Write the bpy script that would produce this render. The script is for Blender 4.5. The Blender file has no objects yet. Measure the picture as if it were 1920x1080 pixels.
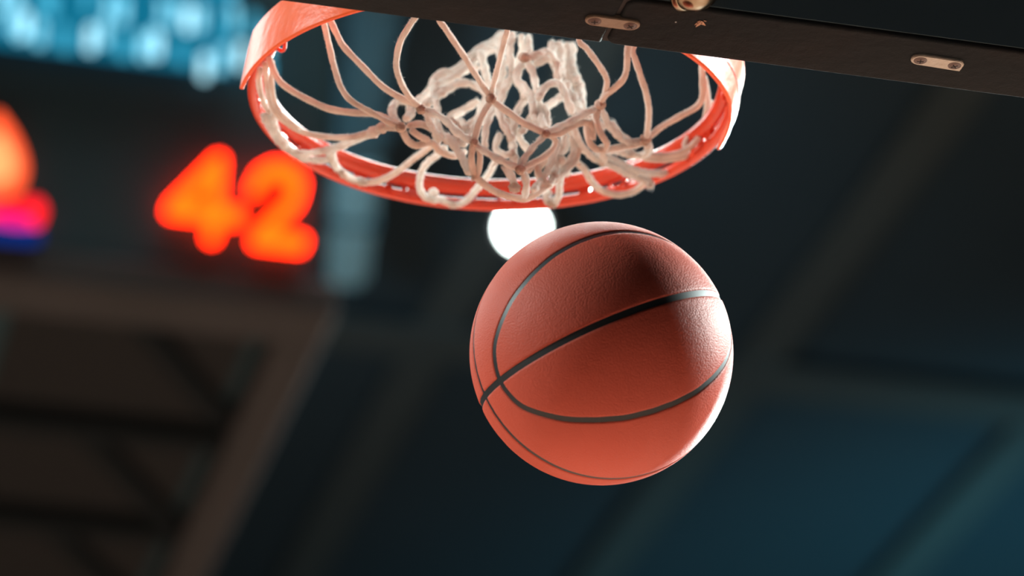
import bpy, bmesh, math, random
import numpy as np
from mathutils import Vector, Matrix

random.seed(7)
rng = np.random.default_rng(7)
S = bpy.context.scene
COL = S.collection

# ------------------------------------------------------------------ camera
cam_data = bpy.data.cameras.new('camera')
cam = bpy.data.objects.new('camera', cam_data)
COL.objects.link(cam)
S.camera = cam
CAM = Vector((-0.7988, -3.0509, 1.1568))
yaw, pitch, roll = 0.2348, 0.4400, 0.0149
fwd = Vector((math.sin(yaw) * math.cos(pitch), math.cos(yaw) * math.cos(pitch), math.sin(pitch)))
rgt0 = Vector((math.cos(yaw), -math.sin(yaw), 0))
up0 = rgt0.cross(fwd)
rgt = rgt0 * math.cos(roll) + up0 * math.sin(roll)
upv = -rgt0 * math.sin(roll) + up0 * math.cos(roll)
m = Matrix((rgt, upv, -fwd)).transposed().to_4x4()
m.translation = CAM
cam.matrix_world = m
cam_data.sensor_width = 36
cam_data.lens = 7342.16 * 36 / 1920
cam_data.clip_end = 200
cam_data.dof.use_dof = True
cam_data.dof.focus_distance = 3.66
cam_data.dof.aperture_fstop = 4.0
cam_data.dof.aperture_blades = 0

# ------------------------------------------------------------------ world, exposure, lights
S.view_settings.view_transform = 'Standard'
S.view_settings.look = 'None'
S.view_settings.gamma = 1
S.view_settings.use_curve_mapping = False
S.view_settings.exposure = 0.0
S.cycles.max_bounces = 8
S.cycles.diffuse_bounces = 4
S.cycles.glossy_bounces = 4
S.cycles.sample_clamp_indirect = 8

w = bpy.data.worlds.new('world')
S.world = w
w.use_nodes = True
w.node_tree.nodes['Background'].inputs[0].default_value = (0.010, 0.020, 0.028, 1)
w.node_tree.nodes['Background'].inputs[1].default_value = 1.0


def area_light(name, loc, target, size, size_y, power, color, spread=180):
    d = bpy.data.lights.new(name, 'AREA')
    d.shape = 'RECTANGLE'
    d.size, d.size_y = size, size_y
    d.energy = power
    d.color = color
    d.spread = math.radians(spread)
    o = bpy.data.objects.new(name, d)
    COL.objects.link(o)
    o.location = loc
    o.rotation_euler = (Vector(target) - Vector(loc)).to_track_quat('-Z', 'Y').to_euler()
    return o


COOL = (0.86, 1.0, 0.97)
# two banks of arena lamps over the court, either side of the scoreboard
area_light('court_lamps_right', (6.5, 15.0, 13.4), (3.0, 9.0, 0), 5, 9, 3800, COOL)
area_light('court_lamps_left', (-6.5, 15.0, 13.4), (-3.0, 9.0, 0), 5, 9, 900, COOL)
area_light('court_lamps_near', (1.0, 10.0, 14.0), (0.5, 3.5, 0), 7, 1.6, 750, COOL, 120)
# lamps in the stands to both sides of and behind the basket
area_light('stand_lamp_right', (10.2, 3.9, 8.2), (0, 0.3, 2.8), 3.0, 1.6, 1120, COOL, 90)
area_light('stand_lamp_left', (-11.0, 1.9, 9.1), (0, 0.3, 2.8), 3.2, 2.0, 430, COOL, 90)
area_light('stand_lamp_right_rear', (14.0, 21.0, 8.6), (0, 0.3, 2.7), 2.6, 2.6, 620, COOL, 50)
# blue show light washing the far right of the roof
d = bpy.data.lights.new('blue_show_light', 'SPOT')
d.energy = 2900
d.color = (0.17, 0.70, 0.84)
d.spot_size = math.radians(62)
d.spot_blend = 1.0
d.shadow_soft_size = 2.0
o = bpy.data.objects.new('blue_show_light', d)
COL.objects.link(o)
o.location = (13, 22, 6)
o.rotation_euler = (Vector((12.4, 30.0, 14.5)) - Vector(o.location)).to_track_quat('-Z', 'Y').to_euler()


# added cool fill spot above the scoreboard, brightening the duct and roof beside it
d = bpy.data.lights.new('duct_fill_light', 'SPOT')
d.energy = 800
d.color = (0.45, 0.85, 1.0)
d.spot_size = math.radians(50)
d.spot_blend = 1.0
d.shadow_soft_size = 0.4
o = bpy.data.objects.new('duct_fill_light', d)
COL.objects.link(o)
o.location = (1.2, 15.0, 9.6)
o.rotation_euler = (Vector((3.9, 21.2, 13.3)) - Vector(o.location)).to_track_quat('-Z', 'Y').to_euler()


# ------------------------------------------------------------------ materials
def mat(name, color, rough=0.6, metal=0.0, spec=0.5, noise=None, bump=None, sheen=0.0, coat=0.0, emit=None, trans=0.0, bump2=None):
    """noise=(scale, amount, second colour); bump=(kind, scale, distance)"""
    M = bpy.data.materials.new(name)
    M.use_nodes = True
    nt = M.node_tree
    b = nt.nodes['Principled BSDF']
    b.inputs['Base Color'].default_value = (*color, 1)
    b.inputs['Roughness'].default_value = rough
    b.inputs['Metallic'].default_value = metal
    b.inputs['Specular IOR Level'].default_value = spec
    if sheen:
        b.inputs['Sheen Weight'].default_value = sheen
        b.inputs['Sheen Roughness'].default_value = 0.4
    if coat:
        b.inputs['Coat Weight'].default_value = coat
        b.inputs['Coat Roughness'].default_value = 0.12
    if trans:
        b.inputs['Transmission Weight'].default_value = trans
    if emit:
        b.inputs['Emission Color'].default_value = (*emit[0], 1)
        b.inputs['Emission Strength'].default_value = emit[1]
    tc = nt.nodes.new('ShaderNodeTexCoord')
    if noise:
        n = nt.nodes.new('ShaderNodeTexNoise')
        n.inputs['Scale'].default_value = noise[0]
        n.inputs['Detail'].default_value = 6
        nt.links.new(tc.outputs['Object'], n.inputs['Vector'])
        mr = nt.nodes.new('ShaderNodeMapRange')
        mr.inputs[1].default_value = 0.42
        mr.inputs[2].default_value = 0.68
        mr.inputs[4].default_value = noise[1]
        nt.links.new(n.outputs['Fac'], mr.inputs[0])
        mx = nt.nodes.new('ShaderNodeMix')
        mx.data_type = 'RGBA'
        mx.inputs[6].default_value = (*color, 1)
        mx.inputs[7].default_value = (*noise[2], 1)
        nt.links.new(mr.outputs[0], mx.inputs[0])
        nt.links.new(mx.outputs[2], b.inputs['Base Color'])
    prev = None
    for bp in (bump, bump2):
        if not bp:
            continue
        if bp[0] == 'voronoi':
            t = nt.nodes.new('ShaderNodeTexVoronoi')
            out = t.outputs['Distance']
        else:
            t = nt.nodes.new('ShaderNodeTexNoise')
            t.inputs['Detail'].default_value = 4
            out = t.outputs['Fac']
        t.inputs['Scale'].default_value = bp[1]
        nt.links.new(tc.outputs['Object'], t.inputs['Vector'])
        bn = nt.nodes.new('ShaderNodeBump')
        bn.inputs['Distance'].default_value = bp[2]
        bn.inputs['Strength'].default_value = 1.0
        if bp[0] == 'voronoi':
            bn.invert = True
        nt.links.new(out, bn.inputs['Height'])
        if prev:
            nt.links.new(prev.outputs[0], bn.inputs['Normal'])
        nt.links.new(bn.outputs[0], b.inputs['Normal'])
        prev = bn
    return M


def glow(name, color, strength):
    M = bpy.data.materials.new(name)
    M.use_nodes = True
    nt = M.node_tree
    nt.nodes.remove(nt.nodes['Principled BSDF'])
    e = nt.nodes.new('ShaderNodeEmission')
    e.inputs[0].default_value = (*color, 1)
    e.inputs[1].default_value = strength
    nt.links.new(e.outputs[0], nt.nodes['Material Output'].inputs[0])
    return M


M_COURT = mat('court_wood', (0.62, 0.34, 0.24), 0.45, noise=(1.5, 0.4, (0.52, 0.27, 0.18)))
M_APRON = mat('dark_apron', (0.04, 0.04, 0.042), 0.6)
M_ROOF = mat('roof_panel', (0.046, 0.082, 0.110), 0.9, spec=0.1, noise=(0.25, 0.6, (0.056, 0.094, 0.122)))
M_BEAM = mat('roof_beam', (0.088, 0.122, 0.134), 0.8, spec=0.1)
M_WALL = mat('dark_stands', (0.012, 0.018, 0.022), 0.9, spec=0.1)
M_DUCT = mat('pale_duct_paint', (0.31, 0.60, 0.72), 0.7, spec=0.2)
M_DUCT2 = mat('dimmed_duct_copy', (0.08, 0.16, 0.20), 0.7, spec=0.2)  # darker copy of the duct colour; light fading along the duct is painted in
M_SIGN = mat('scoreboard_shell', (0.032, 0.066, 0.082), 0.8, spec=0.05)
M_SIGNF = mat('scoreboard_frame_steel', (0.054, 0.056, 0.060), 0.8, spec=0.1, noise=(1.2, 0.5, (0.040, 0.043, 0.045)))
M_SIGNB = mat('scoreboard_bar_paint', (0.011, 0.0155, 0.0185), 0.8, spec=0.05)
M_SIGNP = mat('scoreboard_under_panel', (0.019, 0.0215, 0.0235), 0.8, spec=0.1)
M_PAD = mat('pad_vinyl', (0.0072, 0.0094, 0.0112), 0.70, spec=0.10, noise=(9, 0.8, (0.0125, 0.0108, 0.0108)),
            bump=('noise', 60, 0.002), bump2=('noise', 500, 0.0004))
M_FRAME = mat('board_frame_paint', (0.085, 0.125, 0.150), 0.5, spec=0.3)
M_GLASS = mat('board_glass', (0.9, 0.97, 0.95), 0.02, trans=1.0)
M_LINE = mat('board_line_paint', (0.75, 0.75, 0.75), 0.5)
M_RIM = mat('rim_paint', (0.64, 0.050, 0.020), 0.24, spec=0.40, noise=(25, 0.35, (0.62, 0.068, 0.028)), bump=('noise', 90, 0.0008))
M_BRACE = mat('brace_paint', (0.84, 0.095, 0.018), 0.30, spec=0.24, noise=(18, 0.5, (0.82, 0.125, 0.036)), bump=('noise', 40, 0.0012))
M_CORD = mat('net_cord', (0.90, 0.70, 0.60), 0.95, spec=0.1, sheen=0.9, noise=(55, 0.8, (0.58, 0.37, 0.28)),
             bump=('noise', 420, 0.0012), bump2=('noise', 1400, 0.0006))
M_CORDW = mat('net_cord_frayed', (0.92, 0.80, 0.72), 0.95, spec=0.1, sheen=1.0, noise=(60, 1.0, (0.58, 0.36, 0.27)),
              bump=('noise', 300, 0.0022), bump2=('noise', 1100, 0.0008))
M_KNOT = mat('net_knot', (0.58, 0.42, 0.34), 0.95, spec=0.1, sheen=0.3, noise=(120, 0.8, (0.30, 0.19, 0.15)), bump=('noise', 420, 0.0022))
def translucent(M, color, fac):
    nt = M.node_tree
    b, out = nt.nodes['Principled BSDF'], nt.nodes['Material Output']
    tr = nt.nodes.new('ShaderNodeBsdfTranslucent')
    tr.inputs[0].default_value = (*color, 1)
    mx = nt.nodes.new('ShaderNodeMixShader')
    mx.inputs[0].default_value = fac
    nt.links.new(b.outputs[0], mx.inputs[1])
    nt.links.new(tr.outputs[0], mx.inputs[2])
    nt.links.new(mx.outputs[0], out.inputs[0])


translucent(M_CORD, (0.93, 0.84, 0.77), 0.28)
translucent(M_CORDW, (0.95, 0.91, 0.87), 0.38)
M_FIBRE = mat('net_fibre', (0.88, 0.84, 0.80), 0.95, spec=0.1)
translucent(M_FIBRE, (0.96, 0.95, 0.93), 0.6)
M_BALL = mat('ball_leather', (0.52, 0.094, 0.061), 0.52, spec=0.11, noise=(9, 0.35, (0.45, 0.076, 0.047)),
             bump=('voronoi', 620, 0.0003), bump2=('noise', 60, 0.0004))
M_SEAM = mat('ball_seam_rubber', (0.016, 0.019, 0.022), 0.5, spec=0.4)
M_ZINC = mat('zinc_plate', (0.25, 0.18, 0.125), 0.5, metal=0.25, noise=(120, 0.6, (0.19, 0.13, 0.09)), bump=('noise', 260, 0.0006))
M_ZINC2 = mat('scratched_zinc_plate', (0.42, 0.37, 0.31), 0.45, metal=0.25, noise=(160, 0.8, (0.36, 0.31, 0.25)), bump=('noise', 300, 0.001))
M_SCREW = mat('screw_steel', (0.10, 0.065, 0.055), 0.45, metal=0.5)
M_SLOT = mat('screw_slot', (0.012, 0.009, 0.009), 0.8)
M_CHROME = mat('bolt_brass', (0.24, 0.19, 0.12), 0.18, metal=1.0, noise=(30, 0.6, (0.22, 0.16, 0.11)))
M_TORN = mat('torn_backing', (0.62, 0.36, 0.24), 0.9)
M_HOUSING = mat('lamp_housing', (0.05, 0.05, 0.055), 0.5)
G_LAMP = glow('lamp_lens', (0.86, 1.0, 0.96), 26)
G_DIGIT = glow('digit_led', (1.0, 0.0165, 0.0006), 17.0)
G_PEACH = glow('graphic_peach_led', (1.0, 0.32, 0.11), 1.7)
G_ORANGE = glow('graphic_orange_led', (1.0, 0.10, 0.03), 1.9)
G_RED = glow('graphic_red_led', (1.0, 0.012, 0.022), 2.0)
G_MAG = glow('graphic_magenta_led', (1.0, 0.006, 0.30), 1.1)
G_BLUE = glow('graphic_blue_led', (0.004, 0.03, 0.22), 1.0)
G_BACK = glow('ribbon_back_led', (0.006, 0.17, 0.29), 0.95)
G_BAR = [glow('ribbon_led_%s' % n, c, s) for n, c, s in (
    ('dim', (0.01, 0.20, 0.34), 1.0), ('mid', (0.06, 0.42, 0.62), 1.3), ('bright', (0.22, 0.62, 0.80), 1.7), ('pale', (0.40, 0.74, 0.86), 2.0))]


# ------------------------------------------------------------------ helpers
def tag(o, label=None, cat=None, group=None, kind=None):
    if label:
        o['label'] = label
    if cat:
        o['category'] = cat
    if group:
        o['group'] = group
    if kind:
        o['kind'] = kind
    return o


def empty(name, loc=(0, 0, 0)):
    o = bpy.data.objects.new(name, None)
    COL.objects.link(o)
    o.location = loc
    o.empty_display_size = 0.1
    return o


def link(name, me, material, parent=None, smooth=False):
    me.materials.clear()
    me.materials.append(material)
    if smooth:
        me.polygons.foreach_set('use_smooth', [True] * len(me.polygons))
    o = bpy.data.objects.new(name, me)
    COL.objects.link(o)
    if parent:
        o.parent = parent
        o.matrix_parent_inverse = Matrix.Translation(-Vector(parent.location))
    return o


def from_bm(name, bm, material, parent=None, smooth=False):
    bmesh.ops.recalc_face_normals(bm, faces=bm.faces)
    me = bpy.data.meshes.new(name)
    bm.to_mesh(me)
    bm.free()
    return link(name, me, material, parent, smooth)


def add_box(bm, lo, hi, rot=None, pivot=None):
    vs = [bm.verts.new((x, y, z)) for x in (lo[0], hi[0]) for y in (lo[1], hi[1]) for z in (lo[2], hi[2])]
    for f in ((0, 1, 3, 2), (4, 6, 7, 5), (0, 4, 5, 1), (2, 3, 7, 6), (0, 2, 6, 4), (1, 5, 7, 3)):
        bm.faces.new([vs[i] for i in f])
    if rot:
        bmesh.ops.rotate(bm, verts=vs, cent=pivot, matrix=rot)
    return vs


def box(name, lo, hi, material, parent=None, bevel=0.0, seg=2):
    bm = bmesh.new()
    add_box(bm, lo, hi)
    if bevel:
        bmesh.ops.bevel(bm, geom=list(bm.edges), offset=bevel, segments=seg, affect='EDGES', profile=0.5)
    return from_bm(name, bm, material, parent, smooth=bool(bevel and seg > 2))


def bar(bm, a, b, wx, wz, up=Vector((0, 0, 1))):
    """a rectangular bar from a to b"""
    a, b = Vector(a), Vector(b)
    t = (b - a).normalized()
    s = t.cross(up).normalized()
    n = s.cross(t)
    ring = [[bm.verts.new(p + s * (wx / 2 * i) + n * (wz / 2 * j)) for i, j in ((-1, -1), (1, -1), (1, 1), (-1, 1))] for p in (a, b)]
    for k in range(4):
        bm.faces.new((ring[0][k], ring[0][(k + 1) % 4], ring[1][(k + 1) % 4], ring[1][k]))
    bm.faces.new(ring[0][::-1])
    bm.faces.new(ring[1])


def catmull(P, step):
    P = [np.array(p, float) for p in P]
    Q = [2 * P[0] - P[1]] + P + [2 * P[-1] - P[-2]]
    out = []
    for i in range(1, len(Q) - 2):
        p0, p1, p2, p3 = Q[i - 1:i + 3]
        n = max(2, int(np.linalg.norm(p2 - p1) / step))
        for k in range(n):
            t = k / n
            out.append(0.5 * (2 * p1 + (p2 - p0) * t + (2 * p0 - 5 * p1 + 4 * p2 - p3) * t * t + (3 * p1 - p0 - 3 * p2 + p3) * t ** 3))
    out.append(P[-1])
    return np.array(out)


def tube_mesh(name, C, R, sides=10, closed=False):
    """tube along the points C with a radius (or one per ring and side) R"""
    n = len(C)
    T = np.gradient(C, axis=0) if not closed else np.roll(C, -1, 0) - np.roll(C, 1, 0)
    T /= np.linalg.norm(T, axis=1)[:, None]
    ref = np.array([0, 0, 1.0])
    if abs(T[0] @ ref) > 0.9:
        ref = np.array([1.0, 0, 0])
    u = np.cross(T[0], ref)
    u /= np.linalg.norm(u)
    V = np.zeros((n, sides, 3))
    a = np.linspace(0, 2 * np.pi, sides, endpoint=False)
    R = np.broadcast_to(np.asarray(R, float).reshape(-1, 1) if np.ndim(R) == 1 else R, (n, sides))
    for i in range(n):
        u = u - (u @ T[i]) * T[i]
        u /= np.linalg.norm(u)
        v = np.cross(T[i], u)
        V[i] = C[i] + R[i][:, None] * (np.cos(a)[:, None] * u + np.sin(a)[:, None] * v)
    F = []
    for i in range(n if closed else n - 1):
        j = (i + 1) % n
        for k in range(sides):
            k2 = (k + 1) % sides
            F.append((i * sides + k, i * sides + k2, j * sides + k2, j * sides + k))
    verts = V.reshape(-1, 3).tolist()
    if not closed:
        F.append(tuple(range(sides))[::-1])
        F.append(tuple(range((n - 1) * sides, n * sides)))
    me = bpy.data.meshes.new(name)
    me.from_pydata(verts, [], F)
    me.update()
    return me


def lathe(bm, prof, M, seg=32):
    rings = []
    for r, z in prof:
        if r < 1e-6:
            rings.append([bm.verts.new(M @ Vector((0, 0, z)))])
        else:
            rings.append([bm.verts.new(M @ Vector((r * math.cos(2 * math.pi * k / seg), r * math.sin(2 * math.pi * k / seg), z))) for k in range(seg)])
    for A, B in zip(rings, rings[1:]):
        for k in range(seg):
            k2 = (k + 1) % seg
            if len(A) == 1 and len(B) > 1:
                bm.faces.new((A[0], B[k], B[k2]))
            elif len(B) == 1 and len(A) > 1:
                bm.faces.new((A[k], A[k2], B[0]))
            elif len(A) > 1:
                bm.faces.new((A[k], A[k2], B[k2], B[k]))


def prism(bm, pts, lo, hi, axis):
    """extrude a closed 2-D outline; axis 'y': pts are (x, z), axis 'z': pts are (x, y)"""
    f = (lambda p, t: (p[0], t, p[1])) if axis == 'y' else (lambda p, t: (p[0], p[1], t))
    A = [bm.verts.new(f(p, lo)) for p in pts]
    B = [bm.verts.new(f(p, hi)) for p in pts]
    n = len(pts)
    for k in range(n):
        bm.faces.new((A[k], A[(k + 1) % n], B[(k + 1) % n], B[k]))
    bm.faces.new(A[::-1])
    bm.faces.new(B)


def aim(loc, direction):
    M = Vector(direction).to_track_quat('Z', 'Y').to_matrix().to_4x4()
    M.translation = Vector(loc)
    return M


# ------------------------------------------------------------------ the arena
fl = box('floor', (-22, -14, -0.3), (22, 46, -0.02), M_APRON)
tag(fl, 'dark arena floor around the wooden court', None, kind='structure')
ct = box('court_floor', (-7.6, -1.25, -0.02), (7.6, 27.5, 0.0), M_COURT)
tag(ct, 'wooden basketball court below the hoop', None, kind='structure')
ce = box('ceiling', (-22, -14, 14.5), (22, 46, 14.9), M_ROOF)
tag(ce, 'dark blue grey arena roof far above the hoop', None, kind='structure')
for x in (-10.85, -8.15, -5.45, -2.75, -0.05, 2.65, 5.35, 8.05, 10.75, 13.45):
    bm = bmesh.new()
    for x0, x1, z0, z1 in ((x - 0.2, x + 0.2, 14.38, 14.42), (x - 0.05, x + 0.05, 14.42, 14.5)):
        add_box(bm, (x0, -13.9, z0), (x1, 45.9, z1))
    from_bm('ceiling_beam', bm, M_BEAM, ce)
for y in (8.0, 25.4, 42.0):
    bm = bmesh.new()
    add_box(bm, (-21.9, y - 0.3, 14.33), (21.9, y + 0.3, 14.38))
    from_bm('cross_beam', bm, M_BEAM, ce)
for nm, lo, hi in (('wall_back', (-22, 46, -0.3), (22, 46.3, 14.9)), ('wall_front', (-22, -14.3, -0.3), (22, -14, 14.9)),
                   ('wall_left', (-22.3, -14, -0.3), (-22, 46, 14.9)), ('wall_right', (22, -14, -0.3), (22.3, 46, 14.9))):
    tag(box(nm, lo, hi, M_WALL), 'dark arena wall behind the stands', None, kind='structure')

# pale duct under the roof, beside the scoreboard
du = empty('air_duct', (3.85, 20.6, 13.4))
tag(du, 'pale blue grey air duct hanging under the roof right of the scoreboard', 'duct')
DR = Matrix.Rotation(-0.155, 3, 'Z')
DP = Vector((3.97, 22.07, 13.15))
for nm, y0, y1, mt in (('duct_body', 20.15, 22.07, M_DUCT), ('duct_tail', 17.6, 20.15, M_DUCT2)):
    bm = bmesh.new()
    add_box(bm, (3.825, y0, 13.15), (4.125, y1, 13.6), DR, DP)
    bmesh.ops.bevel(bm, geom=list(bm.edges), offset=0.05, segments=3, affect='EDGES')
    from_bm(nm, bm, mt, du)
for y in (18.2, 19.6, 21.0):
    bm = bmesh.new()
    add_box(bm, (3.80, y - 0.03, 13.12), (4.15, y + 0.03, 13.63), DR, DP)
    add_box(bm, (3.94, y - 0.02, 13.63), (4.0, y + 0.02, 14.52), DR, DP)
    from_bm('duct_hanger', bm, M_DUCT2, du)

# bright arena lamp seen under the rim
LP = Vector((5.335, 22.31, 13.93))
lm = empty('arena_floodlight', LP)
tag(lm, 'glowing round white arena lamp on the roof, just above the ball', 'lamp')
A = aim(LP, Vector((-0.28, -0.84, -0.55)))
bm = bmesh.new()
lathe(bm, [(0, -0.32), (0.10, -0.32), (0.12, -0.2), (0.19, -0.05), (0.21, 0.0), (0.195, 0.0), (0.155, -0.02), (0, -0.02)], A)
from_bm('lamp_housing', bm, M_HOUSING, lm, True)
bm = bmesh.new()
lathe(bm, [(0.15, -0.015), (0.13, 0.01), (0.07, 0.03), (0, 0.035)], A)
from_bm('lamp_lens', bm, G_LAMP, lm, True)
bm = bmesh.new()
bar(bm, LP + Vector((0.23, 0.1, 0)), LP + Vector((0.23, 0.1, 0.57)), 0.05, 0.02, Vector((0, 1, 0)))
from_bm('lamp_bracket', bm, M_HOUSING, lm)
bm = bmesh.new()
bar(bm, LP + Vector((-0.23, 0.1, 0)), LP + Vector((-0.23, 0.1, 0.57)), 0.05, 0.02, Vector((0, 1, 0)))
from_bm('lamp_bracket', bm, M_HOUSING, lm)

# ------------------------------------------------------------------ hanging scoreboard
SX, SY0, SY1, SZ0, SZ1 = 1.75, 10.5, 15.7, 7.51, 9.15
sb = empty('scoreboard', (0, 13.1, SZ0))
tag(sb, 'dark hanging cube scoreboard with red score digits reading 42', 'scoreboard')
bm = bmesh.new()
add_box(bm, (-SX + 0.03, SY0 + 0.06, SZ0 + 0.12), (SX - 0.03, SY1 - 0.06, SZ1))
bmesh.ops.bevel(bm, geom=list(bm.edges), offset=0.03, segments=2, affect='EDGES')
from_bm('housing', bm, M_SIGN, sb)
bm = bmesh.new()
prism(bm, [(-SX + 0.05, SZ0 + 0.16), (SX - 0.12, SZ0 + 0.16), (SX - 0.12, 8.46), (-SX + 0.05, 8.46)], SY0 + 0.03, SY0 + 0.062, 'y')
from_bm('face_panel', bm, M_SIGN, sb)
for nm, lo, hi in (('front_beam', (-SX, SY0, SZ0), (SX, SY0 + 0.32, SZ0 + 0.14)), ('rear_beam', (-SX, SY1 - 0.3, SZ0), (SX, SY1, SZ0 + 0.14)),
                   ('side_beam', (SX - 0.19, SY0 + 0.32, SZ0), (SX, SY1 - 0.3, SZ0 + 0.14)),
                   ('side_beam', (-SX, SY0 + 0.32, SZ0), (-SX + 0.19, SY1 - 0.3, SZ0 + 0.14))):
    box(nm, lo, hi, M_SIGNF, sb, 0.012, 1)
for y in (12.0, 13.1, 14.2):
    box('cross_bar', (-SX + 0.19, y - 0.07, SZ0 + 0.03), (SX - 0.19, y + 0.07, SZ0 + 0.12), M_SIGNB, sb)
for y0 in (10.85, 12.1, 13.2, 14.3):
    bm = bmesh.new()
    bar(bm, (SX - 0.75, y0, SZ0 + 0.08), (SX - 0.22, y0 + 0.95, SZ0 + 0.08), 0.10, 0.05)
    from_bm('diagonal_brace', bm, M_SIGNB, sb)
for x0, x1 in ((-1.5, -0.55), (-0.45, 0.45), (0.55, 1.5)):
    for y0, y1 in ((10.86, 11.9), (12.1, 13.0), (13.2, 14.1), (14.3, 15.35)):
        box('under_panel', (x0, y0, SZ0 + 0.105), (x1, y1, SZ0 + 0.13), M_SIGNP, sb)
for x in (-1.4, 1.4):
    for y in (11.2, 15.0):
        me = tube_mesh('hoist_cable', np.array([(x, y, SZ1 - 0.02), (x, y, 12.0), (x, y, 14.5)]), np.array([0.02] * 3), 8)
        link('hoist_cable', me, M_FRAME, sb)


def stroke(name, lines, width, material, y=SY0, t=0.03, parent=sb):
    """flat raised LED strokes with round ends on the front face; lines are lists of (x, z)"""
    bm = bmesh.new()
    k = 0
    for L in lines:
        for (x0, z0), (x1, z1) in zip(L, L[1:]):
            a = math.atan2(z1 - z0, x1 - x0)
            pts = [(x0 + width / 2 * math.cos(a + math.pi / 2 + math.pi * i / 10), z0 + width / 2 * math.sin(a + math.pi / 2 + math.pi * i / 10)) for i in range(11)]
            pts += [(x1 + width / 2 * math.cos(a - math.pi / 2 + math.pi * i / 10), z1 + width / 2 * math.sin(a - math.pi / 2 + math.pi * i / 10)) for i in range(11)]
            prism(bm, pts, y - t - 0.0004 * k, y + t, 'y')
            k += 1
    return from_bm(name, bm, material, parent)


d4 = stroke('digit', [[(1.246, 7.795), (1.252, 8.105), (1.085, 7.885), (1.335, 7.885)]], 0.046, G_DIGIT)
tag(d4, 'glowing red orange digit 4')
d2 = stroke('digit', [[(1.405, 8.02), (1.425, 8.068), (1.475, 8.105), (1.535, 8.10), (1.572, 8.05), (1.562, 7.985), (1.51, 7.91), (1.425, 7.80), (1.59, 7.80)]], 0.046, G_DIGIT)
tag(d2, 'glowing red orange digit 2')

# team graphic at the left, cut by the picture edge: flame-like shape over a red ball and a blue bar
def blob(name, pts, material, t=0.03):
    P = catmull([(x, z, 0) for x, z in pts] + [(pts[0][0], pts[0][1], 0)], 0.02)[:-1]
    bm = bmesh.new()
    prism(bm, [(p[0], p[1]) for p in P], SY0 - t, SY0 + 0.03, 'y')
    return from_bm(name, bm, material, sb)


tag(blob('display_flame', [(0.385, 8.20), (0.43, 8.145), (0.47, 8.08), (0.505, 7.98), (0.495, 7.90), (0.44, 7.865), (0.33, 7.85), (0.22, 7.92), (0.21, 8.02), (0.29, 8.12)], G_ORANGE), 'orange flame shape on the display')
tag(blob('display_flame_core', [(0.40, 8.10), (0.455, 8.02), (0.46, 7.94), (0.40, 7.895), (0.30, 7.90), (0.29, 8.03)], G_PEACH, 0.034), 'peach coloured core of the flame shape')
tag(blob('display_ball', [(0.565, 7.845), (0.592, 7.80), (0.575, 7.755), (0.53, 7.745), (0.49, 7.78), (0.50, 7.83)], G_RED, 0.032), 'red lobe on the display')
tag(blob('display_ball', [(0.30, 7.82), (0.42, 7.825), (0.47, 7.79), (0.42, 7.77), (0.30, 7.77)], G_RED, 0.031), 'red patch under the flame shape')
tag(blob('display_ball', [(0.40, 7.755), (0.50, 7.76), (0.55, 7.735), (0.50, 7.715), (0.38, 7.725)], G_MAG, 0.033), 'magenta patch over the blue bar')
tag(blob('display_bar', [(0.20, 7.735), (0.55, 7.725), (0.575, 7.70), (0.55, 7.675), (0.20, 7.68)], G_BLUE, 0.029), 'dark blue bar on the display')

# ------------------------------------------------------------------ blue LED ribbon on top of the scoreboard
lr = empty('led_ribbon', (0, SY0, 8.5))
tag(lr, 'bright blue blurred LED ribbon of tall lamps running above the scoreboard face', 'led display')
box('ribbon_panel', (-SX, SY0 - 0.02, 8.52), (1.30, SY0 + 0.03, 9.10), G_BACK, lr)
bars = []
LB = [(1.175, 8.505, 3), (1.32, 8.575, 3), (1.42, 8.52, 1), (1.42, 8.66, 2), (0.98, 8.575, 3), (0.93, 8.56, 2), (0.72, 8.565, 3), (0.77, 8.60, 2), (0.52, 8.56, 2),
      (0.46, 8.59, 3), (0.40, 8.60, 2), (1.08, 8.56, 1), (1.24, 8.55, 2), (0.62, 8.55, 1), (0.85, 8.55, 1), (1.10, 8.71, 3), (1.15, 8.72, 2), (1.05, 8.73, 2),
      (0.84, 8.71, 2), (0.78, 8.72, 2), (1.36, 8.72, 1), (1.27, 8.70, 1), (0.56, 8.69, 1), (0.42, 8.71, 2), (0.36, 8.69, 2), (0.68, 8.70, 0), (0.98, 8.71, 0)]
x = -1.7
while x < 1.30:
    q = x > 0.3
    for z, dx in ((8.585, 0.0), (8.735, 0.02), (8.90, 0.01)):
        if rng.random() < (0.55 if q else 0.9):
            LB.append((x + dx + rng.uniform(-0.008, 0.008), z + rng.uniform(-0.012, 0.012), int(rng.choice([0, 1, 1, 2, 3] if not q else [0, 0, 1, 1, 2]))))
    x += 0.058
led_me = None
for x, z, k in LB:
    bm = bmesh.new()
    add_box(bm, (-0.016, -0.03, -0.055), (0.016, 0.0, 0.055))
    bmesh.ops.bevel(bm, geom=[e for e in bm.edges], offset=0.008, segments=2, affect='EDGES')
    bmesh.ops.translate(bm, verts=bm.verts, vec=(x, SY0 - 0.02, z))
    from_bm('led_lamp', bm, G_BAR[k], lr)

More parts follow.
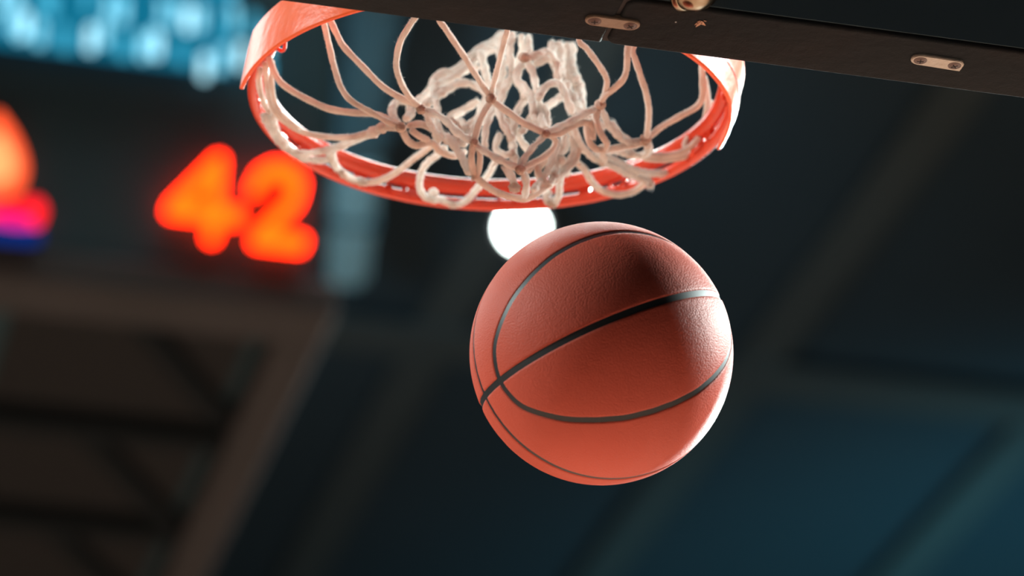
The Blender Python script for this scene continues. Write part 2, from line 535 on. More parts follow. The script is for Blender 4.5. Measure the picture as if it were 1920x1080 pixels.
# ------------------------------------------------------------------ backboard
bb = empty('backboard', (0, 0, 2.8917))
tag(bb, 'backboard seen from below with dark brown padded lower edge and metal clips', 'backboard')
ZB = 2.8917
for x0, x1 in ((-0.93, 0.0115), (0.0150, 0.93)):
    bm = bmesh.new()
    add_box(bm, (x0, -0.084, ZB), (x1, 0.0, ZB + 0.075))
    # round the corners of the pad in plan first, then soften every edge
    vert = [e for e in bm.edges if abs(e.verts[0].co.z - e.verts[1].co.z) > 0.05 and not (x0 < 0 and e.verts[0].co.x > 0)]
    bmesh.ops.bevel(bm, geom=vert, offset=0.011, segments=5, affect='EDGES', profile=0.5)
    rim_e = [e for e in bm.edges if abs(e.verts[0].co.z - e.verts[1].co.z) < 1e-5]
    bmesh.ops.bevel(bm, geom=rim_e, offset=0.0035, segments=3, affect='EDGES', profile=0.5)
    from_bm('edge_pad', bm, M_PAD, bb, True)
bm = bmesh.new()
add_box(bm, (-0.92, -0.0850, ZB + 0.005), (0.92, -0.0842, ZB + 0.09))
add_box(bm, (-0.92, -0.0842, ZB + 0.0755), (0.92, -0.006, ZB + 0.09))
for sx in (-1, 1):
    add_box(bm, (sx * 0.88 - 0.04, -0.094, ZB + 0.09), (sx * 0.88 + 0.04, -0.006, 3.97))
add_box(bm, (-0.92, -0.094, 3.90), (0.92, -0.006, 3.98))
from_bm('steel_frame', bm, M_FRAME, bb)
box('gap_strip', (-0.004, -0.083, ZB + 0.003), (0.028, -0.0014, ZB + 0.05), M_SLOT, bb)
box('glass_pane', (-0.84, -0.02, ZB + 0.09), (0.84, -0.008, 3.90), M_GLASS, bb)
bm = bmesh.new()
for lo, hi in (((-0.295, -0.0078, 3.07), (0.295, -0.0068, 3.12)), ((-0.295, -0.0078, 3.47), (0.295, -0.0068, 3.52)),
               ((-0.295, -0.0078, 3.12), (-0.245, -0.0068, 3.47)), ((0.245, -0.0078, 3.12), (0.295, -0.0068, 3.47))):
    add_box(bm, lo, hi)
from_bm('target_square', bm, M_LINE, bb)
for x in (-0.6, 0.6):
    me = tube_mesh('suspension_pole', np.array([(x, -0.05, 3.95), (x, -0.05, 9.0), (x, -0.05, 14.5)]), np.array([0.045] * 3), 16)
    link('suspension_pole', me, M_FRAME, bb, True)


def clip(cx, cy, material, label, rot, square=False):
    """rounded metal strip with two cross-head screws, under the pad"""
    R = Matrix.Rotation(rot, 4, 'Z')
    R.translation = Vector((cx, cy, ZB))
    h, L = 0.0088, 0.0255
    pts = []
    for s in (0, 1):
        c = (L - h) if s == 0 else -(L - h)
        for i in range(9):
            a = -math.pi / 2 + math.pi * i / 8 + (math.pi if s else 0)
            px, py = c + h * math.cos(a), h * math.sin(a)
            if square and s == 0 and i > 4:
                px, py = c + h * 0.95 * (1 if i < 8 else 0), h * math.sin(a) if i < 6 else h
            pts.append((px, py))
    bm = bmesh.new()
    prism(bm, pts, -0.0026, 0.002, 'z')
    low = [e for e in bm.edges if all(v.co.z < -0.002 for v in e.verts)]
    bmesh.ops.bevel(bm, geom=low, offset=0.0007, segments=2, affect='EDGES')
    bmesh.ops.transform(bm, matrix=R, verts=bm.verts)
    p = from_bm('clip_plate', bm, material, bb)
    tag(p, label)
    for sx in (-1, 1):
        MS = R @ Matrix.Translation((sx * 0.0168, 0, -0.0026)) @ Matrix.Rotation(math.pi, 4, 'X')
        bm = bmesh.new()
        lathe(bm, [(0, 0.0012), (0.003, 0.0011), (0.0045, 0.0006), (0.0054, 0.0001), (0.0061, 0.0005), (0.0064, -0.0004)], MS, 24)
        s = from_bm('screw', bm, M_SCREW, p, True)
        bm = bmesh.new()
        for k in range(2):
            MR = MS @ Matrix.Rotation(0.5 + sx * 0.25 + k * math.pi / 2, 4, 'Z')
            vs = add_box(bm, (-0.0032, -0.0006, 0.0008), (0.0032, 0.0006, 0.0014))
            bmesh.ops.transform(bm, matrix=MR, verts=vs)
        bmesh.ops.rotate(bm, verts=bm.verts, cent=(0, 0, 0), matrix=Matrix.Identity(3))
        o = from_bm('screw_slot', bm, M_SLOT, p)


clip(0.0107, -0.0437, M_ZINC, 'tan metal clip across the gap between the two pads', 0.0)
clip(0.3195, -0.0500, M_ZINC2, 'scratched pale metal clip on the right pad', 0.03, True)

# brass coloured bolt end under the back of the frame
BM = aim((0.0735, -0.112, ZB + 0.0075), Vector((0.55, -0.45, -0.70)))
bm = bmesh.new()
lathe(bm, [(0.0, -0.03), (0.022, -0.03), (0.024, -0.012), (0.025, -0.004), (0.0235, 0.004), (0.018, 0.0105), (0.010, 0.014), (0, 0.015)], BM, 40)
from_bm('mounting_bolt', bm, M_CHROME, bb, True)
bm = bmesh.new()
lathe(bm, [(0.0245, -0.010), (0.0285, -0.009), (0.029, -0.005), (0.0255, -0.003)], BM, 40)
from_bm('bolt_collar', bm, M_CHROME, bb, True)
# small torn spot and speck on the pad
bm = bmesh.new()
cen = Vector((0.0893, -0.0620, ZB - 0.0002))
for i in range(9):
    a = rng.uniform(0, 6.28)
    rr = rng.uniform(0.0005, 0.0042)
    c = cen + Vector((rr * math.cos(a), rr * 1.6 * math.sin(a), 0))
    s = rng.uniform(0.0012, 0.0030)
    tri = [bm.verts.new(c + Vector((s * math.cos(a + q), s * 1.4 * math.sin(a + q), z))) for q, z in ((0, -0.0022 * rng.uniform(.3, 1)), (2.1, 0.0005), (4.0, 0.0005), )]
    top = bm.verts.new(c + Vector((0, 0, 0.002)))
    bm.faces.new(tri)
    for k in range(3):
        bm.faces.new((tri[k], tri[(k + 1) % 3], top))
tag(from_bm('torn_spot', bm, M_TORN, bb), 'small torn spot with pale backing showing')
bm = bmesh.new()
lathe(bm, [(0, -0.0006), (0.0007, -0.0003), (0.0008, 0.0003), (0, 0.0006)], Matrix.Translation((0.0664, -0.0575, ZB - 0.0003)), 8)
tag(from_bm('speck', bm, M_LINE, bb), 'tiny white speck')

# ------------------------------------------------------------------ rim
RC = np.array([0.0, 0.381, 3.05])
rm = empty('basketball_hoop', (0, 0.381, 3.05))
tag(rm, 'orange steel basketball rim of two stacked rings with side braces', 'rim')


def ring(name, R, r, z, sides=18, n=128, parent=rm):
    a = np.linspace(0, 2 * np.pi, n, endpoint=False)
    C = np.stack([R * np.cos(a), 0.381 + R * np.sin(a), np.full(n, z)], 1)
    return link(name, tube_mesh(name, C, np.full(n, r), sides, True), M_RIM, parent, True)


ring('ring', 0.2378, 0.0092, 3.046)
ring('lower_ring', 0.2440, 0.0062, 3.0285)
# short welded spacers between the rings
bm = bmesh.new()
for k in range(24):
    a = 2 * math.pi * (k + 0.5) / 24
    c = Vector((0.2412 * math.cos(a), 0.381 + 0.2412 * math.sin(a), 3.0365))
    t = Vector((-math.sin(a), math.cos(a), 0)) * 0.006
    bar(bm, c - t, c + t, 0.006, 0.009)
from_bm('weld_spacer', bm, M_RIM, rm)
for k in range(12):
    a = 2 * math.pi * (k + 0.42) / 12
    u = np.array([math.cos(a), math.sin(a), 0])
    t = np.array([-math.sin(a), math.cos(a), 0])
    P = []
    for i in range(9):
        q = math.pi * i / 8
        P.append(RC + u * (0.2385 - 0.006 * math.sin(q)) + t * 0.010 * math.cos(q) + np.array([0, 0, -0.014 - 0.011 * math.sin(q)]))
    link('net_hook', tube_mesh('net_hook', np.array(P), np.full(9, 0.0019), 8), M_RIM, rm, True)
for sx, rb0, rb1 in ((-1, 0.260, 0.262), (1, 0.2365, 0.242)):
    # a curved strip outside the rings, from the side of the rim round to the mounting plate
    prof = [(0.0014, 0.0), (0.0022, 0.03), (0.0022, 0.97), (0.0014, 1.0), (-0.0014, 1.0), (-0.0022, 0.97), (-0.0022, 0.03), (-0.0014, 0.0)]
    rings = []
    bm = bmesh.new()
    for i in range(60):
        f = i / 59
        a = -0.02 - f * 1.20                      # from the side towards the board
        tail = max(0.0, f - 0.78) / 0.22
        c, sn = math.cos(a), math.sin(a)
        rb = rb0 + (rb1 - rb0) * min(1, f * 3)
        rt = 0.2535
        ring_ = []
        for q, h in prof:
            lip = 1 if i > 3 else 0.80 + 0.05 * i
            R_ = rb + (rt - rb) * h + q
            x, y = R_ * c, R_ * sn
            x = x * (1 - 0.15 * tail * tail)
            y = y - 0.02 * tail * tail
            ring_.append(bm.verts.new(RC + np.array([sx * x, y, -0.050 + 0.058 * (h * lip)])))
        rings.append(ring_)
    last = [np.array(v.co) for v in rings[-1]]
    for k, t in enumerate((0.35, 0.7, 1.0)):
        rings.append([bm.verts.new(Vector((v[0] + (sx * 0.072 - v[0]) * t * (1 if t < 1 else 1), v[1] + (0.012 - v[1]) * t, v[2]))) for v in last])
    for A_, B_ in zip(rings, rings[1:]):
        for k in range(8):
            bm.faces.new((A_[k], A_[(k + 1) % 8], B_[(k + 1) % 8], B_[k]))
    bm.faces.new(rings[0][::-1])
    bm.faces.new(rings[-1])
    from_bm('side_brace', bm, M_BRACE, rm, False)
bm = bmesh.new()
add_box(bm, (-0.09, 0.012, 3.055), (0.09, 0.185, 3.063))
add_box(bm, (-0.11, 0.002, 2.985), (0.11, 0.013, 3.13))
from_bm('mounting_plate', bm, M_BRACE, rm)

# ------------------------------------------------------------------ net
CORDS = [  # radius in mm, centre line in tenths of a millimetre from the rim centre
(3.3,[(-2023,-1190,-182),(-1975,-1160,-320),(-1923,-1110,-465),(-1847,-1060,-695),(-1767,-1010,-864),(-1647,-960,-970),(-1420,-910,-1048),(-1221,-860,-1108),(-1075,-810,-1121)]),
(3.4,[(-1982,-1310,-241),(-1884,-1310,-447),(-1802,-1260,-544),(-1600,-1210,-708),(-1399,-1160,-861),(-1230,-1130,-939),(-1064,-1110,-994),(-925,-1090,-1042)]),
(3.3,[(-1271,-2160,-578),(-1310,-2010,-637),(-1348,-1810,-694),(-1355,-1660,-792),(-1331,-1560,-882),(-1254,-1410,-940),(-1151,-1260,-983),(-1048,-1160,-1018),(-967,-1110,-1040)]),
(3.3,[(-1061,-2160,-576),(-941,-2010,-642),(-701,-1710,-724),(-507,-1460,-801),(-333,-1230,-865)]),
(3.1,[(-364,-2110,-565),(-363,-1960,-649),(-342,-1660,-735),(-329,-1410,-809),(-311,-1230,-862)]),
(3.2,[(330,-2160,-608),(455,-2010,-640),(611,-1810,-666),(740,-1610,-673),(789,-1510,-703),(821,-1310,-715),(823,-1160,-739)]),
(3.5,[(868,-2010,-539),(899,-1860,-603),(929,-1710,-669),(913,-1610,-720),(867,-1460,-738),(826,-1310,-732),(820,-1130,-742)]),
(3.4,[(944,-1910,-493),(994,-1810,-575),(1084,-1660,-650),(1194,-1460,-710),(1297,-1210,-746),(1381,-910,-732),(1476,-510,-698)]),
(3.6,[(1963,-910,-1),(1974,-810,-143),(2018,-660,-243),(1984,-560,-319),(1838,-460,-398),(1670,-360,-493),(1529,-360,-634)]),
(3.6,[(-2397,-360,-245),(-2342,-360,-400),(-2267,-360,-527),(-2137,-410,-649),(-1927,-460,-771),(-1773,-510,-846),(-1576,-610,-906),(-1354,-710,-949),(-1131,-760,-1045)]),
(3.3,[(-2417,-310,-312),(-2361,-110,-393),(-2300,40,-519),(-2223,140,-608),(-2057,290,-643),(-1845,390,-672),(-1624,390,-685),(-1415,190,-756),(-1284,-110,-828),(-1209,-410,-927),(-1135,-710,-1068)]),
(3,[(-2348,-310,-284),(-2325,-190,-429),(-2275,-30,-521),(-2206,90,-601),(-2092,190,-650),(-1935,290,-686)]),
(3.2,[(-2442,-210,-323),(-2439,-90,-363),(-2388,90,-415),(-2299,290,-470),(-2208,390,-509)]),
(4.4,[(-2215,290,-519),(-2142,590,-521),(-2053,790,-549),(-1926,990,-549),(-1796,1090,-543),(-1636,990,-565),(-1491,790,-595),(-1376,390,-699),(-1257,-110,-830),(-1170,-610,-974)]),
(4.6,[(-2289,390,-521),(-2168,690,-505),(-2046,890,-535),(-1891,1090,-525),(-1709,1190,-544),(-1524,1190,-543),(-1416,1090,-522)]),
(4.8,[(-1468,890,-524),(-1449,1090,-545),(-1346,1290,-563),(-1181,1490,-548),(-990,1590,-536)]),
(3.7,[(-1305,1290,-595),(-1152,1490,-569),(-979,1590,-529),(-830,1490,-526),(-707,1190,-538),(-652,790,-604),(-600,390,-685),(-567,190,-695)]),
(4.2,[(-412,390,-635),(-423,690,-573),(-485,990,-557),(-469,1290,-544),(-429,1490,-573),(-338,1640,-594),(-241,1690,-588),(-133,1790,-526),(-24,1890,-508),(69,1890,-508),(127,1690,-534),(160,1390,-549),(161,890,-631),(173,590,-604)]),
(3.8,[(-429,-1010,-1298),(-426,-910,-1366),(-395,-810,-1430),(-339,-710,-1480),(-239,-660,-1542),(-102,-610,-1588),(57,-560,-1596),(222,-510,-1568),(347,-510,-1492),(462,-460,-1381),(578,-410,-1252),(697,-310,-1085),(816,-210,-899),(832,-210,-758),(762,-260,-671),(688,-310,-615)]),
(3.4,[(-380,-960,-1278),(-340,-910,-1354),(-320,-810,-1420),(-322,-710,-1489),(-365,-710,-1518)]),
(4.6,[(-967,-1110,-1040),(-763,-1090,-1102),(-620,-1060,-1202),(-500,-1010,-1249),(-418,-1010,-1285)]),
(3.6,[(-306,-1210,-898),(-362,-1160,-1011),(-397,-1110,-1108),(-416,-1060,-1204),(-424,-1010,-1274)]),
(4,[(-284,-1210,-907),(-116,-1190,-1004),(54,-1160,-1083),(267,-1110,-1135)]),
(4.5,[(825,-1110,-761),(662,-1110,-861),(526,-1110,-969),(391,-1110,-1059),(283,-1110,-1133)]),
(4.2,[(267,-1110,-1153),(162,-1060,-1272),(85,-1030,-1397),(27,-1010,-1507)]),
(3.6,[(299,-1090,-1138),(426,-1080,-1098),(529,-1060,-1015),(645,-1030,-930),(748,-990,-901),(800,-940,-947),(803,-910,-1033)]),
(4.4,[(-407,-1010,-1307),(-282,-1010,-1378),(-120,-1010,-1456),(37,-1010,-1511)]),
(3.6,[(48,-1010,-1516),(189,-960,-1396),(296,-960,-1316),(388,-960,-1209),(396,-1010,-1138),(323,-1060,-1114)]),
(4.4,[(48,-1010,-1516),(122,-910,-1551),(158,-810,-1603),(157,-710,-1661)]),
(4.4,[(-96,-910,-1439),(-12,-860,-1521),(34,-810,-1584),(68,-760,-1626)]),
(3.8,[(809,-1110,-781),(801,-1060,-858),(836,-1010,-947),(899,-960,-1021),(951,-910,-1060),(940,-810,-1077),(863,-810,-1076),(789,-860,-1045),(748,-910,-969),(735,-960,-912),(781,-1010,-871)]),
(4.6,[(857,-1010,-723),(988,-810,-777),(1098,-710,-820),(1264,-510,-794),(1473,-360,-690)]),
(4,[(1490,-360,-688),(1347,-410,-775),(1181,-510,-872),(1015,-610,-968),(878,-710,-1030)]),
(4.8,[(1537,-310,-669),(1632,-10,-598),(1614,190,-557),(1484,190,-562),(1316,-10,-641),(1150,-210,-751)]),
(3.6,[(1654,290,-490),(1968,590,-311),(2170,590,-234),(2280,490,-156),(2327,390,-62),(2309,190,16),(2263,-10,125),(2185,-160,255)]),
(3.4,[(1699,390,-477),(2025,690,-298),(2260,740,-197),(2376,640,-112),(2408,490,-26),(2400,340,86),(2356,190,179)]),
(3.2,[(2304,490,-27),(2229,590,-63),(2188,590,-162),(2228,590,-201)]),
(4.2,[(2327,890,-114),(2297,1090,-139),(2139,1090,-236),(1936,990,-325),(1706,790,-416),(1479,590,-452),(1283,390,-515),(1144,190,-596)]),
(4.2,[(714,-510,-712),(822,-310,-754),(953,-110,-752),(1096,90,-713),(1212,190,-685),(1407,490,-566),(1631,790,-470),(1820,990,-403),(1934,1090,-377)]),
(3.8,[(962,290,-682),(1114,590,-588),(1250,890,-528),(1411,1190,-467),(1553,1290,-462),(1726,1390,-410),(1872,1390,-346),(1938,1290,-304),(1957,1190,-281)]),
(4.8,[(1824,1090,-335),(1919,1140,-291),(1980,1190,-322),(1986,1190,-390)]),
(4.2,[(625,-310,-1137),(747,190,-997),(844,590,-913),(850,790,-920)]),
(4.6,[(850,790,-920),(776,790,-905),(758,790,-834),(791,740,-817)]),
(5,[(-1079,-510,-935),(-1101,-310,-729),(-1063,-110,-508),(-984,-60,-410),(-884,-60,-427),(-870,-110,-535),(-964,-310,-746)]),
(5.6,[(-830,190,-365),(-686,390,-138),(-566,490,35),(-492,590,234),(-426,590,319),(-313,640,373),(-190,690,492),(-68,740,656),(39,790,793),(193,890,932),(319,990,1119)]),
(5.6,[(-682,190,-295),(-524,290,-111),(-365,390,62),(-254,390,133),(-112,390,122),(-33,290,20),(2,190,-132)]),
(5.2,[(-568,290,-136),(-505,390,67),(-362,490,207),(-228,590,347),(-94,690,519),(40,790,717),(194,890,856)]),
(5.2,[(6,690,685),(32,590,447),(45,490,259),(47,390,70),(-69,190,-222),(-140,90,-418),(-294,-10,-599)]),
(5,[(-374,390,-298),(-197,490,-124),(-47,490,2)]),
(4.8,[(-573,190,-206),(-563,90,-391),(-593,-10,-580),(-568,-110,-748),(-615,-110,-875),(-564,-10,-909)]),
(3.8,[(-1029,-710,-1029),(-884,-660,-966),(-753,-610,-983)]),
(4.6,[(-908,-960,-985),(-847,-890,-1059),(-779,-810,-1116),(-718,-710,-1153)]),
(4,[(-1101,-810,-1143),(-1030,-710,-1189),(-922,-610,-1184),(-804,-560,-1113),(-728,-510,-1090),(-623,-410,-1109),(-475,-310,-1087),(-334,-210,-971)]),
(3.8,[(-1011,-760,-1093),(-913,-710,-1126),(-799,-610,-1108)]),
(5.2,[(-584,-410,-913),(-533,-510,-1051),(-461,-510,-1143),(-421,-610,-1306),(-387,-710,-1463)]),
(4.6,[(-517,-210,-622),(-427,-210,-706),(-392,-210,-786),(-479,-260,-883),(-578,-310,-892)]),
(4.8,[(-362,-10,-517),(-300,-110,-650),(-282,-160,-764),(-357,-210,-878),(-456,-210,-873)]),
(5.2,[(167,-110,503),(118,-160,302),(119,-210,121),(143,-210,-11),(84,-210,-160),(31,-210,-302),(5,-210,-446),(62,-210,-560),(119,-210,-686)]),
(5,[(275,-10,554),(294,-10,376),(216,-110,157),(178,-160,-11),(229,-210,-152),(281,-210,-267),(198,-260,-445),(149,-310,-629),(124,-310,-783),(125,-360,-971),(132,-410,-1133)]),
(4.8,[(324,-110,495),(308,-210,272),(246,-310,75),(168,-360,-55),(159,-360,-166),(231,-410,-280),(281,-460,-396),(292,-510,-511),(321,-510,-628)]),
(5.4,[(184,390,753),(152,390,566),(160,290,296),(100,190,49),(35,90,-197),(-58,-10,-414)]),
(4.8,[(202,-510,19),(313,-510,65),(436,-460,146),(510,-410,128),(563,-360,44),(594,-310,-79)]),
(5,[(360,-210,112),(471,-210,190),(550,-210,201),(583,-260,81)]),
(4.8,[(255,-410,42),(312,-410,-109),(329,-460,-285),(359,-460,-433),(359,-510,-610),(366,-710,-873)]),
(5,[(297,-710,-516),(351,-710,-418),(433,-710,-345),(515,-710,-352),(566,-710,-448),(618,-660,-536),(670,-610,-600)]),
(6.4,[(772,390,750),(797,390,564),(767,290,320),(806,190,117),(866,90,-56),(886,-10,-228),(813,-210,-438)]),
(6,[(884,490,807),(897,490,600),(890,390,389),(939,290,262),(948,190,69),(934,90,-115)]),
(5.4,[(709,390,741),(686,290,509),(713,190,322),(771,190,206),(792,90,-29),(819,-10,-274)]),
(5.2,[(973,590,860),(943,490,606),(953,390,398),(985,290,213),(977,190,-14),(946,90,-163)]),
(5,[(466,-210,-388),(613,-110,-219),(720,-60,-104)]),
(4.6,[(293,-460,-503),(315,-510,-659),(380,-610,-845)]),
(4.6,[(415,-460,-486),(437,-510,-642),(413,-610,-840)]),
(4.6,[(-7,-10,-144),(-26,-10,-318),(-152,-110,-545),(-261,-210,-708),(-298,-260,-858)]),
(4.6,[(-72,-510,-555),(-36,-510,-707),(20,-510,-826),(88,-510,-937)]),
(4.4,[(-48,-410,-501),(-156,-460,-711),(-186,-460,-871),(-189,-460,-1027)]),
(4.8,[(2,-310,-770),(-39,-310,-944),(33,-360,-1037),(136,-410,-1018)]),
(4.6,[(133,-210,-471),(180,-210,-635),(243,-210,-772),(327,-210,-869)]),
(4.6,[(342,-310,-511),(277,-310,-641),(206,-310,-742)]),
(4.2,[(637,-510,-801),(596,-460,-944),(564,-460,-1081),(532,-460,-1235),(466,-510,-1387)]),
(4.2,[(549,-510,-867),(518,-510,-1040),(464,-510,-1197),(389,-510,-1338),(278,-610,-1520)]),
(4.4,[(733,-310,-706),(780,-260,-820),(737,-260,-959),(658,-310,-1114),(602,-360,-1266)]),
(4.4,[(675,-210,-646),(720,-210,-773),(654,-210,-873),(683,-210,-990),(765,-110,-1032)]),
(4,[(210,-610,-1321),(321,-510,-1162),(355,-510,-1271),(411,-510,-1371),(324,-510,-1436)]),
(4,[(472,-410,-1045),(385,-410,-1146),(380,-410,-1248),(458,-410,-1310)]),
(4.6,[(840,-210,-318),(889,-260,-416),(977,-310,-466),(1100,-310,-558)]),
(4.8,[(1156,-310,-478),(1262,-210,-547),(1379,-110,-560),(1497,-10,-562)]),
(4.2,[(1110,-110,-725),(1197,90,-712),(1190,190,-725)]),
]
KNOTS = [
(6.5,(-1129,-860,-1136)),
(6,(-987,-1130,-1053)),
(6.5,(-316,-1250,-897)),
(6.5,(817,-1160,-763)),
(7.5,(1487,-410,-689)),
(5.5,(-423,-1030,-1296)),
(6,(41,-1040,-1531)),
(5.2,(271,-1140,-1156)),
(7,(191,-510,17)),
(6.5,(-237,1690,-507)),
(7,(827,790,-911)),
(6,(1980,1190,-341)),
(7,(40,-810,-1619)),
(5.5,(302,-710,-521)),
(6,(934,-810,-1066)),
(7,(-676,-510,-999)),
(6.5,(-534,-310,-916)),
(6.5,(563,-360,75)),
(6.5,(786,90,94)),
(6.5,(-48,740,514)),
(7.5,(-464,590,251)),
(6,(-1461,1090,-516)),
(8,(-1277,-210,-883)),
(7,(-1231,-410,-930)),
(7,(902,190,224)),
(7,(923,90,-104)),
(6.5,(183,-210,-24)),
(6,(268,-260,-283)),
(6.5,(108,-260,-712)),
(6,(125,-310,-826)),
(7,(-140,-10,-487)),
(7,(-316,-110,-665)),
(5.5,(-2208,390,-491)),
(6,(597,-460,-1064)),
(6,(533,-460,-1253)),
(6.5,(1484,190,-550)),
]

nt_ = empty('basketball_net', (0, 0.381, 3.05))
tag(nt_, 'off white cord net flung upward and bunched inside the orange rim', 'net')
fib_v, fib_f = [], []
for i, (r, P) in enumerate(CORDS):
    P = np.array(P) * 1e-4 + RC
    if i < 9:
        u = P[0] - RC
        u[2] = 0
        u *= 0.236 / np.linalg.norm(u)
        hook = RC + u + np.array([0, 0, -0.026])
        if np.linalg.norm(hook - P[0]) > 0.006:
            P = np.vstack([hook, P])
    C = catmull(P, 0.0025)
    n = len(C)
    r *= 1e-3
    thick = r > 0.0042
    r *= 0.78 if thick else 0.90
    amp = 0.16 if thick else 0.06
    base = np.convolve(rng.normal(0, 1, n + 12), np.hanning(9) / 4.0, 'same')[6:n + 6]
    side = rng.normal(0, 1, (n + 4, 10))
    side = (side[:-4] + side[1:-3] + side[2:-2] + side[3:-1] + side[4:]) / 2.2
    side = (side + np.roll(side, 1, 1) + np.roll(side, -1, 1)) / 1.8
    s = np.cumsum(np.r_[0, np.linalg.norm(np.diff(C, axis=0), axis=1)])
    ang = np.arange(10) * 2 * np.pi / 10
    twist = 0.20 * np.cos(2 * (ang[None, :] - s[:, None] * 2 * np.pi / 0.030)) if thick else 0.07 * np.cos(2 * (ang[None, :] - s[:, None] * 2 * np.pi / 0.05))
    R = r * (1 + amp * base[:, None] + amp * 0.5 * side + twist)
    R[0] *= 0.75
    R[-1] *= 0.75
    me = tube_mesh('cord', C, R, 10)
    link('cord', me, M_CORDW if thick else M_CORD, nt_, True)
    # short fuzz standing off the cord, with a few longer stray fibres
    nf = int(s[-1] * (20000 if thick else 17000))
    jj = rng.integers(0, n, nf)
    tt = T_ = np.gradient(C, axis=0)
    tt = tt / np.linalg.norm(tt, axis=1)[:, None]
    dv = rng.normal(0, 1, (nf, 3))
    dv -= (dv * tt[jj]).sum(1)[:, None] * tt[jj]
    dv /= np.linalg.norm(dv, axis=1)[:, None]
    p0 = C[jj] + tt[jj] * rng.uniform(-0.0015, 0.0015, nf)[:, None] + dv * r * 0.9
    Lf = rng.uniform(0.0008, 0.0021, nf) * (1.25 if thick else 1.0)
    Lf[rng.random(nf) < 0.012] *= 2.6
    lean = dv + rng.normal(0, 0.7, (nf, 3))
    lean /= np.linalg.norm(lean, axis=1)[:, None]
    p1 = p0 + lean * Lf[:, None]
    wa = np.cross(lean, tt[jj])
    wa *= 0.00011 / np.maximum(np.linalg.norm(wa, axis=1), 1e-6)[:, None]
    wb = np.cross(lean, wa)
    fib_v.append(np.stack([p0 + wa, p0 - wa * 0.5 + wb * 0.87, p0 - wa * 0.5 - wb * 0.87, p1], 1).reshape(-1, 3))
me = bpy.data.meshes.new('loose_fibres')
fv = np.concatenate(fib_v)
k4 = np.arange(0, len(fv), 4)
ff = np.stack([k4, k4 + 1, k4 + 3, k4 + 1, k4 + 2, k4 + 3, k4 + 2, k4, k4 + 3], 1).reshape(-1, 3).astype(np.int32)
me.vertices.add(len(fv))
me.vertices.foreach_set('co', fv.ravel())
me.loops.add(ff.size)
me.loops.foreach_set('vertex_index', ff.ravel())
me.polygons.add(len(ff))
me.polygons.foreach_set('loop_start', (np.arange(len(ff)) * 3).astype(np.int32))
me.update(calc_edges=True)
tag(link('loose_fibres', me, M_FIBRE, nt_), 'fine fuzz of loose cotton fibres', kind='stuff')
for i, (r, q) in enumerate(KNOTS):
    r *= 0.84e-3
    c = np.array(q) * 1e-4 + RC
    bm = bmesh.new()
    bmesh.ops.create_icosphere(bm, subdivisions=3, radius=1.0)
    ax = rng.normal(0, 1, 3)
    ax /= np.linalg.norm(ax)
    ph = rng.uniform(0, 6.28)
    for v in bm.verts:
        d3 = np.array(v.co)
        lat = d3 @ ax
        # wrapped strands: ridges round the knot
        k = 1 + 0.10 * math.sin(9 * lat + ph) + 0.08 * math.sin(5 * d3[0] + ph) * math.sin(4 * d3[1] + 1.3 * ph)
        v.co = Vector(c + d3 * r * k * np.array([1.0, 0.9, 0.95]))
    from_bm('knot', bm, M_KNOT if i < 9 else M_CORDW, nt_, True)

# ------------------------------------------------------------------ basketball
BC = np.array([0.0444, 0.1178, 2.6350])
BR = 0.121
bk = empty('basketball', BC)
tag(bk, 'orange brown leather basketball in mid air under the net with black seams', 'ball')
pole = np.array([-0.0002, -0.9971, -0.0755])
nA = np.array([-0.4431, -0.0676, 0.8939])
pole -= (pole @ nA) * nA / (nA @ nA)
pole /= np.linalg.norm(pole)
nA /= np.linalg.norm(nA)
Xd = np.cross(nA, pole)
TA = np.radians([0, 5, 15, 28, 45, 57, 75, 90])
TT = np.radians([72.6, 72.0, 69.6, 61.8, 53.4, 49.3, 45.7, 44.7])
ga = np.linspace(0, np.pi / 2, 400)
gt = np.interp(ga, TA, TT)
ker = np.hanning(61)
ker /= ker.sum()
ext = np.r_[gt[60:0:-1], gt, gt[-2:-62:-1]]
gt = np.convolve(ext, ker, 'same')[60:-60]
gd = np.gradient(gt, ga)


def seam_fields(V):
    a = np.arcsin(np.clip(V @ nA, -1, 1))
    c = np.arcsin(np.clip(V @ pole, -1, 1))
    th = np.pi / 2 - np.abs(c)
    ph = np.arctan2(np.abs(V @ nA), np.abs(V @ Xd))
    t0 = np.interp(ph, ga, gt)
    g = np.interp(ph, ga, gd)
    o = (th - t0) / np.sqrt(1 + (g / np.maximum(np.sin(th), 0.05)) ** 2)
    return a, c, o


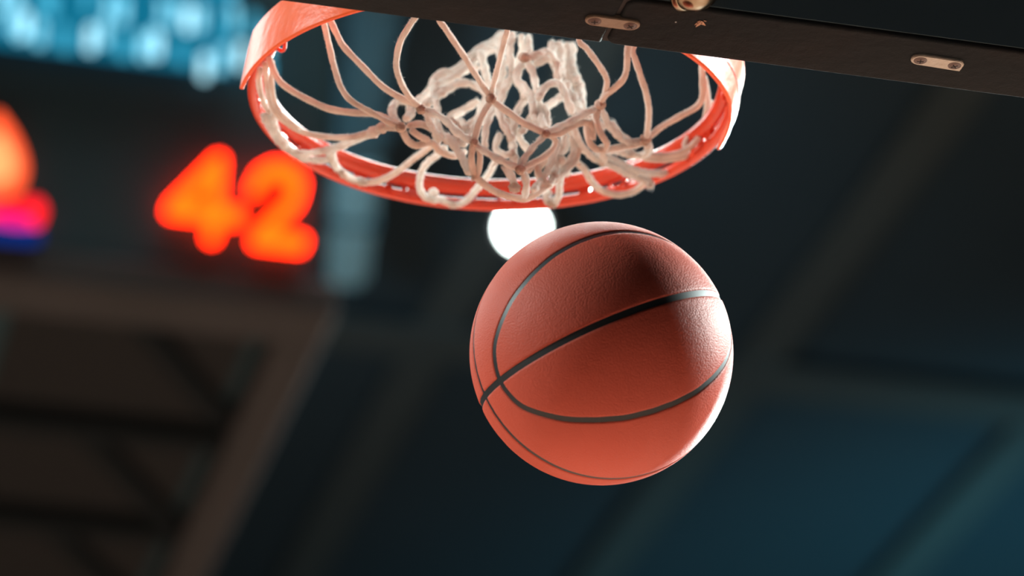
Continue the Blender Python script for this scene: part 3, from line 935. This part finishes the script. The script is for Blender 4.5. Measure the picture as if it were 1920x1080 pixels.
N = 170
lin = np.tan(np.linspace(-np.pi / 4, np.pi / 4, N + 1))
gu, gv = np.meshgrid(lin, lin, indexing='ij')
faces_V, faces_Q = [], []
base = 0
for ax in range(3):
    for sg in (1, -1):
        P = np.zeros((N + 1, N + 1, 3))
        P[..., ax] = sg
        P[..., (ax + 1) % 3] = gu * sg
        P[..., (ax + 2) % 3] = gv
        P /= np.linalg.norm(P, axis=2)[..., None]
        idx = base + np.arange((N + 1) ** 2).reshape(N + 1, N + 1)
        Q = np.stack([idx[:-1, :-1], idx[1:, :-1], idx[1:, 1:], idx[:-1, 1:]], -1).reshape(-1, 4)
        faces_V.append(P.reshape(-1, 3))
        faces_Q.append(Q)
        base += (N + 1) ** 2
V = np.concatenate(faces_V)
Q = np.concatenate(faces_Q)
fa, fc, fo = seam_fields(V)
depth = np.zeros(len(V))
for fld, half in ((fa, 0.0026), (fc, 0.0024), (fo, 0.0024)):
    x = np.abs(fld) * BR
    t = np.clip((x - half * 0.55) / (half * 1.0), 0, 1)
    t = t * t * (3 - 2 * t)
    soft = np.clip(x / 0.008, 0, 1)
    depth = np.maximum(depth, 0.0026 * (1 - t) + 0.00045 * (1 - soft) ** 2)
VP = V * (BR - depth)[:, None] + BC
eps = 0.022
for sa in (1, -1):
    for sc in (1, -1):
        for so in (1, -1):
            inside = (fa * sa > -eps) & (fc * sc > -eps) & (fo * so > -eps)
            core = (fa * sa > 0) & (fc * sc > 0) & (fo * so > 0)
            qf = Q[core[Q].any(1) & inside[Q].all(1)]
            used = np.unique(qf)
            remap = np.full(len(V), -1)
            remap[used] = np.arange(len(used))
            me = bpy.data.meshes.new('panel')
            vv, ff = VP[used], remap[qf]
            me.vertices.add(len(vv))
            me.vertices.foreach_set('co', vv.ravel())
            me.loops.add(ff.size)
            me.loops.foreach_set('vertex_index', ff.ravel().astype(np.int32))
            me.polygons.add(len(ff))
            me.polygons.foreach_set('loop_start', (np.arange(len(ff)) * 4).astype(np.int32))
            me.update(calc_edges=True)
            me.validate()
            link('panel', me, M_BALL, bk, True)
bm = bmesh.new()
bmesh.ops.create_icosphere(bm, subdivisions=6, radius=BR - 0.00095, matrix=Matrix.Translation(Vector(BC)))
tag(from_bm('seam', bm, M_SEAM, bk, True), 'black rubber seam channels')
